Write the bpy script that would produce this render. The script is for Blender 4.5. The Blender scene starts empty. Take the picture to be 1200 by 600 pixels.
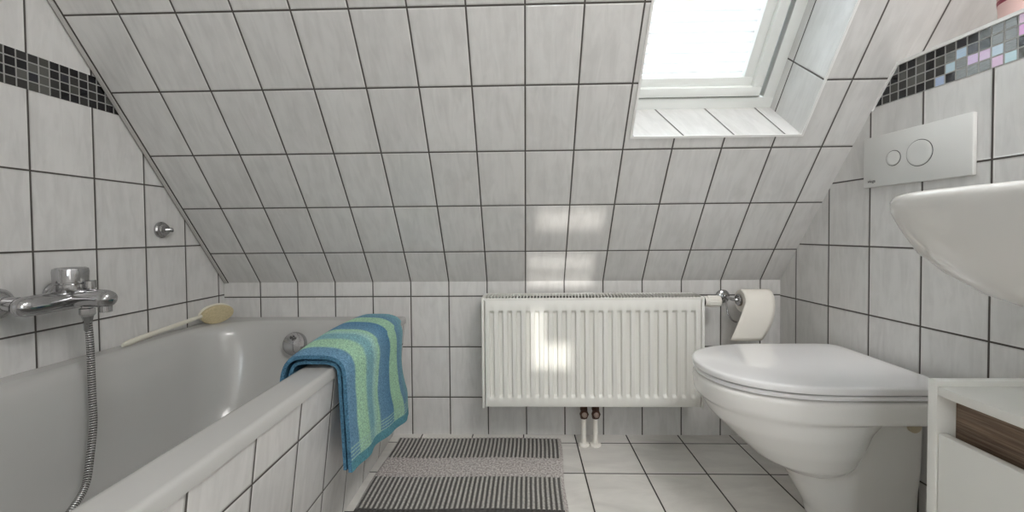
import bpy, bmesh, math, random
from mathutils import Vector, Matrix, Quaternion
random.seed(7)
scene = bpy.context.scene
COL = scene.collection
PI = math.pi

# ------------------------------------------------------------------ camera
F, CX, CY = 491.758, 598.3, 284.63
cam_data = bpy.data.cameras.new('camera')
cam_data.sensor_width = 36.0
cam_data.lens = F * 36.0 / 1200.0
cam_data.shift_x = (600 - CX) / 1200.0
cam_data.shift_y = (CY - 300) / 1200.0
cam_data.clip_start = 0.02
cam = bpy.data.objects.new('camera', cam_data)
COL.objects.link(cam)
PITCH, YAW, ROLL = 0.0232, 0.0273, -0.0088
fw = Vector((-math.sin(YAW) * math.cos(PITCH), math.cos(YAW) * math.cos(PITCH), -math.sin(PITCH)))
rt = Vector((math.cos(YAW), math.sin(YAW), 0))
up = rt.cross(fw)
r2 = rt * math.cos(ROLL) + up * math.sin(ROLL)
u2 = -rt * math.sin(ROLL) + up * math.cos(ROLL)
M = Matrix((r2, u2, -fw)).transposed().to_4x4()
M.translation = Vector((1.2036, -1.6577, 0.8038))
cam.matrix_world = M
scene.camera = cam

# ------------------------------------------------------------------ light, exposure
scene.view_settings.view_transform = 'Standard'
scene.view_settings.look = 'None'
scene.view_settings.exposure = 0.58
scene.view_settings.gamma = 1.0
scene.view_settings.use_curve_mapping = False
scene.cycles.use_denoising = True
scene.cycles.max_bounces = 14
scene.cycles.diffuse_bounces = 8
scene.cycles.glossy_bounces = 6
scene.cycles.transmission_bounces = 8
scene.cycles.transparent_max_bounces = 12
scene.cycles.sample_clamp_indirect = 6.0
scene.cycles.caustics_reflective = False
scene.cycles.caustics_refractive = False

world = bpy.data.worlds.new('sky')
scene.world = world
world.use_nodes = True
bg = world.node_tree.nodes['Background']
bg.inputs['Color'].default_value = (0.82, 0.93, 1.0, 1)
bg.inputs['Strength'].default_value = 15.0

def area_light(name, loc, target, sx, sy, power, color):
    d = bpy.data.lights.new(name, 'AREA')
    d.shape = 'RECTANGLE'; d.size = sx; d.size_y = sy
    d.energy = power; d.color = color
    o = bpy.data.objects.new(name, d)
    o.location = loc
    o.rotation_euler = (Vector(target) - Vector(loc)).to_track_quat('-Z', 'Y').to_euler()
    COL.objects.link(o)
    return o
area_light('ceiling_fill_light', (2.0, -1.75, 2.32), (1.8, -1.55, 0.3), 0.6, 0.6, 18.5, (1.0, 0.98, 0.955))  # added fill from above, not a lamp of the room
area_light('rear_fill_light', (1.75, -2.62, 1.25), (1.0, 0.0, 0.75), 0.8, 1.5, 2.8, (1.0, 0.985, 0.965))  # added fill from behind the camera; the wall has no doorway

SUN_E = math.radians(11.0)
SUN_DIR = Vector((0.0, math.cos(SUN_E), -math.sin(SUN_E)))
sd = bpy.data.lights.new('sun', 'SUN')
sd.energy = 1.5; sd.angle = math.radians(1.0); sd.color = (1.0, 0.96, 0.90)
sun = bpy.data.objects.new('sun', sd)
sun.rotation_euler = SUN_DIR.to_track_quat('-Z', 'Y').to_euler()
sun.location = (1.3, -6, 3)
COL.objects.link(sun)

# ------------------------------------------------------------------ node helpers
class NT:
    def __init__(s, name):
        s.m = bpy.data.materials.new(name); s.m.use_nodes = True
        s.t = s.m.node_tree; s.n = s.t.nodes; s.l = s.t.links
        s.bsdf = s.n['Principled BSDF']; s.out = s.n['Material Output']
    def put(s, sock, v):
        if isinstance(v, bpy.types.NodeSocket): s.l.new(v, sock)
        elif isinstance(v, (tuple, list)) and len(v) == 3 and sock.type == 'RGBA': sock.default_value = (*v, 1)
        else: sock.default_value = v
    def math(s, op, a, b=0.0, c=0.0, clamp=False):
        n = s.n.new('ShaderNodeMath'); n.operation = op; n.use_clamp = clamp
        s.put(n.inputs[0], a); s.put(n.inputs[1], b); s.put(n.inputs[2], c)
        return n.outputs[0]
    def mix(s, f, a, b, blend='MIX'):
        n = s.n.new('ShaderNodeMix'); n.data_type = 'RGBA'; n.blend_type = blend
        s.put(n.inputs[0], f); s.put(n.inputs[6], a); s.put(n.inputs[7], b)
        return n.outputs[2]
    def rng(s, v, a, b, c=0.0, d=1.0, smooth=False):
        n = s.n.new('ShaderNodeMapRange'); n.interpolation_type = 'SMOOTHSTEP' if smooth else 'LINEAR'
        s.put(n.inputs[0], v); s.put(n.inputs[1], a); s.put(n.inputs[2], b); s.put(n.inputs[3], c); s.put(n.inputs[4], d)
        return n.outputs[0]
    def uv(s):
        u = s.n.new('ShaderNodeUVMap'); sp = s.n.new('ShaderNodeSeparateXYZ')
        s.l.new(u.outputs[0], sp.inputs[0]); return sp.outputs[0], sp.outputs[1]
    def comb(s, x, y, z=0.0):
        n = s.n.new('ShaderNodeCombineXYZ'); s.put(n.inputs[0], x); s.put(n.inputs[1], y); s.put(n.inputs[2], z); return n.outputs[0]
    def white(s, v):
        n = s.n.new('ShaderNodeTexWhiteNoise'); n.noise_dimensions = '3D'; s.put(n.inputs['Vector'], v); return n.outputs['Value'], n.outputs['Color']
    def noise(s, v, scale, detail=3.0, rough=0.55, dist=0.0):
        n = s.n.new('ShaderNodeTexNoise')
        if v is not None: s.put(n.inputs['Vector'], v)
        n.inputs['Scale'].default_value = scale; n.inputs['Detail'].default_value = detail
        n.inputs['Roughness'].default_value = rough; n.inputs['Distortion'].default_value = dist
        return n.outputs['Fac']
    def mapping(s, v, scale=(1, 1, 1), rot=(0, 0, 0)):
        n = s.n.new('ShaderNodeMapping'); s.put(n.inputs[0], v)
        n.inputs['Scale'].default_value = scale; n.inputs['Rotation'].default_value = rot; return n.outputs[0]
    def objco(s):
        return s.n.new('ShaderNodeTexCoord').outputs['Object']
    def vadd(s, a, b):
        n = s.n.new('ShaderNodeVectorMath'); n.operation = 'ADD'; s.put(n.inputs[0], a); s.put(n.inputs[1], b); return n.outputs[0]
    def vscale(s, a, k):
        n = s.n.new('ShaderNodeVectorMath'); n.operation = 'SCALE'; s.put(n.inputs[0], a); n.inputs['Scale'].default_value = k; return n.outputs[0]
    def bump(s, h, dist, strength=1.0):
        n = s.n.new('ShaderNodeBump'); s.put(n.inputs['Height'], h)
        n.inputs['Distance'].default_value = dist; n.inputs['Strength'].default_value = strength
        s.l.new(n.outputs[0], s.bsdf.inputs['Normal'])
    def set(s, **k):
        for a, v in k.items(): s.put(s.bsdf.inputs[a.replace('_', ' ')], v)
        return s.m

def plain(name, color, rough=0.4, metallic=0.0, var=0.03, scale=9.0, bump=0.0, bscale=200.0, **k):
    """one-colour material with slight noise variation so that it is not dead flat"""
    t = NT(name)
    f = t.noise(t.objco(), scale, 4.0)
    dark = tuple(c * (1 - var) for c in color); lite = tuple(min(1, c * (1 + var)) for c in color)
    t.set(Base_Color=t.mix(f, dark, lite), Roughness=rough, Metallic=metallic, **k)
    if bump: t.bump(t.noise(t.objco(), bscale, 3.0), bump)
    return t.m

def tile_material(name, P, R, light, dark, grout, joint=0.0045, rough=0.11, rot=0.55, var=0.05, streak=(7, 26, 1), cloud=5.0):
    t = NT(name)
    u, v = t.uv()
    us, vs = t.math('DIVIDE', u, P), t.math('DIVIDE', v, R)
    iu, iv = t.math('FLOOR', us), t.math('FLOOR', vs)
    fu, fv = t.math('FRACT', us), t.math('FRACT', vs)
    du = t.math('MULTIPLY', t.math('MINIMUM', fu, t.math('SUBTRACT', 1.0, fu)), P)
    dv = t.math('MULTIPLY', t.math('MINIMUM', fv, t.math('SUBTRACT', 1.0, fv)), R)
    d = t.math('MINIMUM', du, dv)
    mask = t.rng(d, joint / 2 - 0.0006, joint / 2 + 0.0006, 0, 1, True)
    rv, rc = t.white(t.comb(iu, iv, 3.7))
    pos = t.vadd(t.comb(u, v, 0.0), t.vscale(rc, 9.0))
    m1 = t.noise(t.mapping(pos, streak, (0, 0, rot)), 1.0, 5.0, 0.6, 0.8)
    m2 = t.noise(pos, cloud, 3.0, 0.5, 0.5)
    f = t.rng(t.math('ADD', t.math('MULTIPLY', m1, 0.7), t.math('MULTIPLY', m2, 0.3)), 0.34, 0.58, 0, 1)
    c = t.mix(f, dark, light)
    k = t.rng(rv, 0, 1, 1 - var, 1.0)
    c = t.mix(1.0, c, t.comb(k, k, k), 'MULTIPLY')
    c = t.mix(mask, grout, c)
    t.set(Base_Color=c, Roughness=t.rng(mask, 0, 1, 0.85, rough), Specular_IOR_Level=0.5)
    pil = t.rng(d, 0.0, 0.006, 0, 1, True)
    wav = t.math('MULTIPLY', t.noise(pos, 7.0, 1.0), 0.12)
    t.bump(t.math('ADD', pil, wav), 0.0016)
    return t.m

def mosaic_material(name, pitch, painted_sheen):
    t = NT(name)
    u, v = t.uv()
    us, vs = t.math('DIVIDE', u, pitch), t.math('DIVIDE', v, pitch)
    iu, iv = t.math('FLOOR', us), t.math('FLOOR', vs)
    fu, fv = t.math('FRACT', us), t.math('FRACT', vs)
    d = t.math('MINIMUM', t.math('MINIMUM', fu, t.math('SUBTRACT', 1.0, fu)), t.math('MINIMUM', fv, t.math('SUBTRACT', 1.0, fv)))
    mask = t.rng(d, 0.045, 0.085, 0, 1, True)
    rv, rc = t.white(t.comb(iu, iv, 1.3))
    rv2, _ = t.white(t.comb(iu, iv, 8.1))
    rv3, _ = t.white(t.comb(iu, iv, 5.5))
    ramp = t.n.new('ShaderNodeValToRGB'); t.l.new(rv, ramp.inputs[0])
    ramp.color_ramp.interpolation = 'CONSTANT'
    e = ramp.color_ramp.elements
    e[0].position = 0; e[0].color = (0.006, 0.006, 0.008, 1)
    e[1].position = 0.42; e[1].color = (0.030, 0.030, 0.029, 1)
    for p_, c_ in ((0.62, (0.055, 0.056, 0.050, 1)), (0.78, (0.085, 0.086, 0.080, 1)), (0.93, (0.022, 0.022, 0.028, 1))):
        x = e.new(p_); x.color = c_
    col = ramp.outputs[0]
    str_ = t.noise(t.mapping(t.comb(u, v, 0), (60, 420, 1), (0, 0, 0.6)), 1.0, 3.0)
    col = t.mix(t.math('MULTIPLY', str_, 0.5), col, t.mix(1.0, col, (1.9, 1.9, 1.9), 'MULTIPLY'))
    if painted_sheen:
        # sky reflections painted as chip colour: grey shimmer plus a few strongly coloured ones, more of them towards the room's front
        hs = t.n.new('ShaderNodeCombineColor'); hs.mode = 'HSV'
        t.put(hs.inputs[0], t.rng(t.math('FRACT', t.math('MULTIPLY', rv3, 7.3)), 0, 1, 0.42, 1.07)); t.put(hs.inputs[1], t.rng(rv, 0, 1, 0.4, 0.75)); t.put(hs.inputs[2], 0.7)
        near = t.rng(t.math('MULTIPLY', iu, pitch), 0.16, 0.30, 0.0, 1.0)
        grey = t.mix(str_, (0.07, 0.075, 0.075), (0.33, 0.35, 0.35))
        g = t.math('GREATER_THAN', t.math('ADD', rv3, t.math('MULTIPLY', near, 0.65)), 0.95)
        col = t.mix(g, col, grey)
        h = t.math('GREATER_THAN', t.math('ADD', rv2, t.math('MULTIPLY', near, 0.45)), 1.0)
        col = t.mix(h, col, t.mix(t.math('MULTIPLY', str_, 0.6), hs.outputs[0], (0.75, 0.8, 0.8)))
    col = t.mix(mask, (0.34, 0.34, 0.33), col)
    t.set(Base_Color=col, Roughness=t.rng(mask, 0, 1, 0.8, 0.12))
    t.bump(mask, 0.0012)
    return t.m

# ------------------------------------------------------------------ materials
GROUT = (0.070, 0.063, 0.057)
M_TILE = tile_material('wall_tile', 0.1525, 0.2025, (0.69, 0.683, 0.672), (0.60, 0.594, 0.585), GROUT, rot=0.95, streak=(42, 8, 1), cloud=14.0)
M_FLOOR = tile_material('floor_tile', 0.2025, 0.2025, (0.76, 0.74, 0.705), (0.62, 0.60, 0.57), (0.03, 0.027, 0.025), joint=0.0046, rough=0.28, rot=0.9, streak=(4, 14, 1))
M_MOS_L = mosaic_material('dark_mosaic', 0.0235, False)
M_MOS_R = mosaic_material('painted_sheen_mosaic', 0.0240, True)
M_WHITE = plain('white_paint', (0.80, 0.79, 0.77), 0.6)
M_GROUT = plain('grout', GROUT, 0.85)
M_TRIM = plain('tile_trim', (0.50, 0.49, 0.475), 0.35)
M_EDGE = plain('white_edge', (0.80, 0.80, 0.79), 0.3)
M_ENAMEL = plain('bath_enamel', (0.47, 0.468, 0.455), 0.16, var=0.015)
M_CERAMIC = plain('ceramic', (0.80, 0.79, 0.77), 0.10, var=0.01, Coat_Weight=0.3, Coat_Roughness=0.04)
M_LID = plain('seat_plastic', (0.84, 0.84, 0.85), 0.06, var=0.01, Coat_Weight=0.4, Coat_Roughness=0.03)
M_RAD = plain('radiator_enamel', (0.78, 0.78, 0.745), 0.38, var=0.015)
M_DARK = plain('dark_rubber_and_shade', (0.02, 0.018, 0.016), 0.6)
M_COPPER = plain('valve_nut', (0.07, 0.035, 0.025), 0.45, 0.5)
M_NUT = plain('valve_spindle', (0.28, 0.22, 0.19), 0.4, 0.6)
M_PLASTIC = plain('white_plastic', (0.80, 0.78, 0.73), 0.4)
M_CHROME = plain('chrome', (0.47, 0.47, 0.48), 0.10, 1.0, var=0.04)
M_PVC = plain('window_white', (0.80, 0.82, 0.80), 0.3)
M_MELAMINE = plain('white_melamine', (0.82, 0.815, 0.78), 0.42, var=0.02)
M_PLATE = plain('flush_plate_plastic', (0.66, 0.66, 0.645), 0.35, var=0.01)
M_PAPER = plain('toilet_paper', (0.83, 0.80, 0.74), 0.9, bump=0.0006, bscale=500)
M_CARD = plain('cardboard', (0.35, 0.27, 0.2), 0.9)
M_LETTER = plain('grey_print', (0.10, 0.10, 0.10), 0.5)
M_PINK = plain('pink_plastic', (0.72, 0.50, 0.47), 0.4)
M_RED = plain('dark_red_print', (0.24, 0.02, 0.045), 0.4)
M_HANDLE = plain('cream_plastic', (0.72, 0.69, 0.60), 0.35)
M_BRISTLE = plain('bristle', (0.62, 0.53, 0.33), 0.9, var=0.25, scale=160, bump=0.004, bscale=420)
M_BRPAD = plain('bristle_pad', (0.60, 0.55, 0.42), 0.5)
M_BEIGE = plain('beige_cap', (0.55, 0.48, 0.34), 0.5)

def wood_material():
    t = NT('dark_wood')
    v = t.mapping(t.objco(), (30, 3, 55))
    f = t.noise(v, 1.6, 6.0, 0.65, 1.0)
    g = t.noise(t.mapping(t.objco(), (200, 9, 420)), 1.0, 2.0)
    c = t.mix(t.rng(f, 0.3, 0.7), (0.075, 0.045, 0.028), (0.25, 0.165, 0.11))
    c = t.mix(t.rng(g, 0.45, 0.7, 0, 0.5), c, (0.36, 0.28, 0.21))
    t.set(Base_Color=c, Roughness=0.55)
    t.bump(f, 0.001)
    return t.m
M_WOOD = wood_material()

def towel_material(edge=False):
    t = NT('towel_terry' + ('_edge' if edge else ''))
    u, v = t.uv()
    wob = t.math('MULTIPLY', t.math('SUBTRACT', t.noise(t.mapping(t.comb(u, v, 0), (1.2, 7, 1)), 1.0, 1.0), 0.5), 0.085)
    uu = t.math('ADD', u, wob)
    ramp = t.n.new('ShaderNodeValToRGB'); ramp.color_ramp.interpolation = 'LINEAR'
    blue = (0.15, 0.29, 0.43); deep = (0.105, 0.24, 0.39); green = (0.36, 0.58, 0.42); teal = (0.35, 0.57, 0.55); tq = (0.22, 0.42, 0.48)
    stops = [(0.0, blue), (0.09, blue), (0.11, green), (0.22, green), (0.25, tq), (0.32, tq), (0.35, teal), (0.42, green), (0.44, blue), (0.62, deep), (0.64, green), (0.79, green), (0.81, blue), (1.0, tq)]
    e = ramp.color_ramp.elements
    for i, (p_, c_) in enumerate(stops):
        x = e[i] if i < 2 else e.new(p_)
        x.position = p_; x.color = (*c_, 1)
    if edge:
        col = t.mix(t.noise(t.comb(u, v, 0), 60, 2.0), (0.05, 0.13, 0.22), (0.10, 0.24, 0.36))
    else:
        t.l.new(uu, ramp.inputs[0]); col = ramp.outputs[0]
        # woven hem lines near the bottom end (v counts metres up from the hem)
        hem = t.rng(v, 0.030, 0.034)
        lines = t.math('MULTIPLY', t.math('LESS_THAN', v, 0.062), t.math('GREATER_THAN', v, 0.022))
        ln = t.math('MULTIPLY', lines, t.math('GREATER_THAN', t.math('SINE', t.math('MULTIPLY', v, 2 * PI / 0.009)), 0.2))
        col = t.mix(t.math('LESS_THAN', v, 0.026), col, (0.11, 0.29, 0.36))
        col = t.mix(t.math('MULTIPLY', ln, 0.75), col, (0.36, 0.56, 0.50))
    n = t.noise(t.objco(), 260, 2.0, 0.7)
    col = t.mix(t.rng(n, 0.35, 0.7, 0, 0.8), t.mix(1.0, col, (0.70, 0.70, 0.70), 'MULTIPLY'), t.mix(1.0, col, (1.6, 1.6, 1.55), 'MULTIPLY'))
    t.set(Base_Color=col, Roughness=0.95, Specular_IOR_Level=0.1)
    t.bump(n, 0.004)
    return t.m
M_TOWEL = towel_material(); M_TOWEL_E = towel_material(True)

def rug_material():
    t = NT('rug_cotton')
    u, v = t.uv()       # metres across, metres from the far edge
    s = t.math('SINE', t.math('MULTIPLY', u, 2 * PI / RUG_PITCH))
    wob = t.math('MULTIPLY', t.math('SUBTRACT', t.noise(t.mapping(t.comb(u, v, 0), (150, 260, 1)), 1.0, 2.0), 0.5), 1.5)
    f = t.rng(t.math('ADD', s, wob), -0.35, 0.35)
    rib = t.mix(f, (0.13, 0.125, 0.12), (0.58, 0.56, 0.53))
    nz = t.noise(t.comb(u, v, 0), 150, 2.0, 0.8)
    rib = t.mix(t.rng(nz, 0.35, 0.65, 0.45, 0.0), rib, (0.10, 0.098, 0.095))
    flat = t.mix(t.rng(nz, 0.38, 0.62), (0.28, 0.255, 0.245), (0.66, 0.62, 0.60))
    dark = t.mix(t.rng(nz, 0.3, 0.7), (0.05, 0.05, 0.05), (0.13, 0.125, 0.12))
    in1 = t.math('LESS_THAN', v, RUG_B[0])
    in3 = t.math('MULTIPLY', t.math('GREATER_THAN', v, RUG_B[1]), t.math('LESS_THAN', v, RUG_B[2]))
    in4 = t.math('MULTIPLY', t.math('GREATER_THAN', v, RUG_B[2]), t.math('LESS_THAN', v, RUG_B[3]))
    in5 = t.math('GREATER_THAN', v, RUG_B[4])
    c = t.mix(t.math('MAXIMUM', t.math('MAXIMUM', in1, in3), in5), flat, rib)
    c = t.mix(in4, c, dark)
    c = t.mix(t.math('GREATER_THAN', u, 0.630 - 0.011), c, flat)
    t.set(Base_Color=c, Roughness=0.95, Specular_IOR_Level=0.1)
    t.bump(nz, 0.003)
    return t.m
RUG_PITCH = 0.0150; RUG_B = (0.152, 0.270, 0.432, 0.54, 0.67)
M_RUG = rug_material()

def hose_material():
    t = NT('metal_hose')
    u, v = t.uv()
    s = t.math('SINE', t.math('MULTIPLY', v, 2 * PI / 0.006))
    t.set(Base_Color=t.mix(t.rng(s, -1, 1), (0.16, 0.16, 0.16), (0.85, 0.85, 0.85)), Metallic=1.0, Roughness=0.25)
    t.bump(s, 0.0012)
    return t.m
M_HOSE = hose_material()

def blind_material(name, k):
    t = NT(name)
    t.n.remove(t.bsdf)
    d = t.n.new('ShaderNodeBsdfDiffuse'); d.inputs[0].default_value = (0.85, 0.85, 0.84, 1)
    tr = t.n.new('ShaderNodeBsdfTranslucent'); tr.inputs[0].default_value = (0.92 * k, 0.90 * k, 0.885 * k, 1)
    f = t.noise(t.objco(), 60, 2.0)
    mx = t.n.new('ShaderNodeMixShader'); t.put(mx.inputs[0], t.rng(f, 0, 1, 0.52, 0.58))
    t.l.new(d.outputs[0], mx.inputs[1]); t.l.new(tr.outputs[0], mx.inputs[2]); t.l.new(mx.outputs[0], t.out.inputs[0])
    return t.m
M_BLIND = blind_material('blind_fabric', 1.0); M_SEAM = blind_material('blind_seam', 0.17)

def glass_material():
    t = NT('window_glass')
    t.n.remove(t.bsdf)
    a = t.n.new('ShaderNodeBsdfTransparent'); a.inputs[0].default_value = (0.96, 0.97, 0.97, 1)
    g = t.n.new('ShaderNodeBsdfGlossy'); g.inputs['Roughness'].default_value = 0.02
    lw = t.n.new('ShaderNodeFresnel'); lw.inputs[0].default_value = 1.45
    mx = t.n.new('ShaderNodeMixShader'); t.l.new(lw.outputs[0], mx.inputs[0])
    t.l.new(a.outputs[0], mx.inputs[1]); t.l.new(g.outputs[0], mx.inputs[2]); t.l.new(mx.outputs[0], t.out.inputs[0])
    return t.m
M_GLASS = glass_material()

# ------------------------------------------------------------------ mesh helpers
def finish(name, bm, mats, parent=None, smooth=None, kind=None, recalc=True):
    if recalc: bmesh.ops.recalc_face_normals(bm, faces=bm.faces[:])
    me = bpy.data.meshes.new(name)
    bm.to_mesh(me); bm.free()
    for m in (mats if isinstance(mats, (list, tuple)) else [mats]): me.materials.append(m)
    if smooth is not None:
        for p in me.polygons: p.use_smooth = True
        me.set_sharp_from_angle(angle=math.radians(smooth))
    o = bpy.data.objects.new(name, me)
    COL.objects.link(o)
    if parent:
        o.parent = parent
        o.matrix_parent_inverse = Matrix.Translation(-parent.location)
    if kind: o['kind'] = kind
    return o

def thing(name, label, cat, loc):
    o = bpy.data.objects.new(name, None); o.empty_display_size = 0.05
    o.location = loc; COL.objects.link(o)
    o['label'] = label; o['category'] = cat
    return o

def tag(o, label, cat):
    o['label'] = label; o['category'] = cat; return o

def box(bm, x0, x1, y0, y1, z0, z1, bevel=0.0, seg=2, mat=0):
    vs = [bm.verts.new((x, y, z)) for z in (z0, z1) for y in (y0, y1) for x in (x0, x1)]
    fs = [(0, 2, 3, 1), (4, 5, 7, 6), (0, 1, 5, 4), (2, 6, 7, 3), (0, 4, 6, 2), (1, 3, 7, 5)]
    faces = [bm.faces.new([vs[i] for i in f]) for f in fs]
    for f in faces: f.material_index = mat
    if bevel:
        es = list({e for f in faces for e in f.edges})
        bmesh.ops.bevel(bm, geom=es, offset=bevel, segments=seg, profile=0.5, affect='EDGES')
    return vs

def hexa(bm, pts, mat=0, bevel=0.0):
    """8 points: bottom ring 4, top ring 4"""
    vs = [bm.verts.new(p) for p in pts]
    fs = [(3, 2, 1, 0), (4, 5, 6, 7), (0, 1, 5, 4), (1, 2, 6, 5), (2, 3, 7, 6), (3, 0, 4, 7)]
    faces = [bm.faces.new([vs[i] for i in f]) for f in fs]
    for f in faces: f.material_index = mat
    if bevel:
        es = list({e for f in faces for e in f.edges})
        bmesh.ops.bevel(bm, geom=es, offset=bevel, segments=2, profile=0.5, affect='EDGES')
    return faces

def loft(bm, rings, cap0=True, cap1=True, closed=True, mat=0):
    R = [[bm.verts.new(p) for p in r] for r in rings]
    n = len(R[0])
    for a, b in zip(R, R[1:]):
        for i in range(n if closed else n - 1):
            j = (i + 1) % n
            f = bm.faces.new((a[i], a[j], b[j], b[i])); f.material_index = mat
    if cap0: bm.faces.new(R[0][::-1]).material_index = mat
    if cap1: bm.faces.new(R[-1]).material_index = mat
    return R

def frame_of(d):
    d = Vector(d).normalized()
    a = Vector((0, 0, 1)) if abs(d.z) < 0.9 else Vector((1, 0, 0))
    x = d.cross(a).normalized(); y = d.cross(x).normalized()
    return x, y, d

def lathe(bm, origin, axis, prof, n=32, mat=0, sx=1.0, sy=1.0):
    """prof: list of (radius, distance along axis)"""
    x, y, d = frame_of(axis); o = Vector(origin)
    rings = []
    for r, h in prof:
        r = max(r, 1e-5)
        rings.append([o + d * h + x * (math.cos(2 * PI * i / n) * r * sx) + y * (math.sin(2 * PI * i / n) * r * sy) for i in range(n)])
    return loft(bm, rings, mat=mat)

def smooth_path(pts, k=8):
    P = [Vector(p) for p in pts]
    out = []
    for i in range(len(P) - 1):
        p0 = P[max(i - 1, 0)]; p1 = P[i]; p2 = P[i + 1]; p3 = P[min(i + 2, len(P) - 1)]
        for j in range(k):
            t = j / k
            out.append(0.5 * ((2 * p1) + (p2 - p0) * t + (2 * p0 - 5 * p1 + 4 * p2 - p3) * t * t + (-p0 + 3 * p1 - 3 * p2 + p3) * t ** 3))
    out.append(P[-1])
    return out

def tube(bm, pts, r, n=14, uv=None, caps=True, mat=0):
    pts = [Vector(p) for p in pts]
    rr = r if isinstance(r, (list, tuple)) else [r] * len(pts)
    d0 = (pts[1] - pts[0]).normalized()
    x, y, _ = frame_of(d0)
    rings = []; L = [0.0]
    prev = d0
    for i, p in enumerate(pts):
        d = (pts[min(i + 1, len(pts) - 1)] - pts[max(i - 1, 0)]).normalized()
        q = prev.rotation_difference(d)
        x = q @ x; y = q @ y; prev = d
        if i: L.append(L[-1] + (p - pts[i - 1]).length)
        rings.append([p + x * (math.cos(2 * PI * k / n) * rr[i]) + y * (math.sin(2 * PI * k / n) * rr[i]) for k in range(n)])
    R = loft(bm, rings, caps, caps, mat=mat)
    if uv is not None:
        ly = bm.loops.layers.uv.verify()
        idx = {v: (k / n, L[i]) for i, row in enumerate(R) for k, v in enumerate(row)}
        for f in bm.faces:
            for l in f.loops:
                if l.vert in idx: l[ly].uv = idx[l.vert]
    return R

def rrect(x0, x1, y0, y1, r, z, k=8, m=6):
    """rounded rectangle ring, counter-clockwise; r = one radius or (r at x1y1, x0y1, x0y0, x1y0); constant vertex count"""
    if not isinstance(r, (list, tuple)): r = (r,) * 4
    cs = [(x1 - r[0], y1 - r[0], r[0], 0), (x0 + r[1], y1 - r[1], r[1], 90), (x0 + r[2], y0 + r[2], r[2], 180), (x1 - r[3], y0 + r[3], r[3], 270)]
    pts = []
    for c in cs:
        for i in range(k + 1):
            a = math.radians(c[3] + 90 * i / k)
            pts.append((c[0] + c[2] * math.cos(a), c[1] + c[2] * math.sin(a)))
    out = []
    per = k + 1
    for i, p in enumerate(pts):
        out.append(p)
        if i % per == k:
            q = pts[(i + 1) % len(pts)]
            for j in range(1, m):
                t = j / m; out.append((p[0] + (q[0] - p[0]) * t, p[1] + (q[1] - p[1]) * t))
    if callable(z): return [Vector((x, y, z(x, y))) for x, y in out]
    return [Vector((x, y, z)) for x, y in out]

def poly(bm, pts, uvs, mat=0):
    f = bm.faces.new([bm.verts.new(p) for p in pts]); f.material_index = mat
    ly = bm.loops.layers.uv.verify()
    for l, u in zip(f.loops, uvs): l[ly].uv = u
    return f

# ------------------------------------------------------------------ room dimensions
P_, R_ = 0.1525, 0.2025
X0J, ZT, Z1, ANG, S1, W = 0.1485, 0.6132, 0.5545, 0.9379, 0.1515, 2.2073
AL, AR = 0.034, 0.0527
SA, CA = math.sin(ANG), math.cos(ANG)
ZCEIL = 2.35
SMAX = (ZCEIL - ZT) / SA
YB = 2.75                                  # depth of the room
LED = 1.255                                # height of the tiled ledge
def SLP(x, s, o=0.0): return Vector((x, -CA * s + SA * o, ZT + SA * s + CA * o))
def LW(d, z, o=0.0): return Vector((-AL * d + o, -d, z))
def RW(d, z, o=0.0): return Vector((W + AR * d - o, -d, z))
def luv(d, z): return (d - 0.0299, z - 0.5656)
def ruv(d, z): return (d - 0.0872, z - 0.5523)

# floor
bm = bmesh.new()
poly(bm, [(-0.3, 0.0, 0), (2.8, 0.0, 0), (2.8, -YB, 0), (-0.3, -YB, 0)], [(x - 1.4065, d - 0.0668) for x, d in ((-0.3, 0), (2.8, 0), (2.8, YB), (-0.3, YB))])
finish('floor', bm, M_FLOOR, kind='structure', recalc=False)

# knee wall behind the radiator
bm = bmesh.new()
poly(bm, [(-0.02, 0, 0), (W + 0.02, 0, 0), (W + 0.02, 0, ZT), (-0.02, 0, ZT)], [(x - X0J, z - Z1) for x, z in ((-0.02, 0), (W + 0.02, 0), (W + 0.02, ZT), (-0.02, ZT))])
finish('wall_back', bm, M_TILE, kind='structure', recalc=False)

# sloping ceiling with the skylight hole, its tiled reveal, and the flat ceiling
HX0, HX1, HS0, HS1, HD = 1.544, 2.052, 0.600, 1.56, 0.192
bm = bmesh.new()
xs = [-0.12, HX0, HX1, 2.62]; ss = [0.0, HS0, HS1, SMAX]
for i in range(3):
    for j in range(3):
        if i == 1 and j == 1: continue
        q = [(xs[i], ss[j]), (xs[i + 1], ss[j]), (xs[i + 1], ss[j + 1]), (xs[i], ss[j + 1])]
        poly(bm, [SLP(*a) for a in q], [(a[0] - X0J, a[1] - S1) for a in q])
IX0, IX1, IS0, IS1 = 1.487, 2.042, 0.614, 1.55
def rev(a, b, c, d, ua, ub):      # a,b on the slope plane; c,d at depth
    A, B, C_, D_ = SLP(*a), SLP(*b), SLP(c[0], c[1], HD), SLP(d[0], d[1], HD)
    n = 10
    g = lambda u, v: (A * (1 - u) + B * u) * (1 - v) + (D_ * (1 - u) + C_ * u) * v
    if callable(ua): uf = ua
    else: uf = lambda u, v: (ua + (ub - ua) * u, 0.004 + 0.192 * v)
    for i in range(n):
        for j in range(n):
            q = [(i / n, j / n), ((i + 1) / n, j / n), ((i + 1) / n, (j + 1) / n), (i / n, (j + 1) / n)]
            poly(bm, [g(*k) for k in q], [uf(*k) for k in q])
rev((HX0, HS0), (HX1, HS0), (IX1, IS0), (IX0, IS0), HX0 - X0J - 0.026, HX1 - X0J - 0.026)
rev((HX1, HS0), (HX1, HS1), (IX1, IS1), (IX1, IS0), lambda u, v: (0.003 + 0.185 * v, -0.16 + 0.96 * u), 0)   # long tiles run up the slope here
rev((HX0, HS1), (HX0, HS0), (IX0, IS0), (IX0, IS1), 0.96, 0.0)
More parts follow.
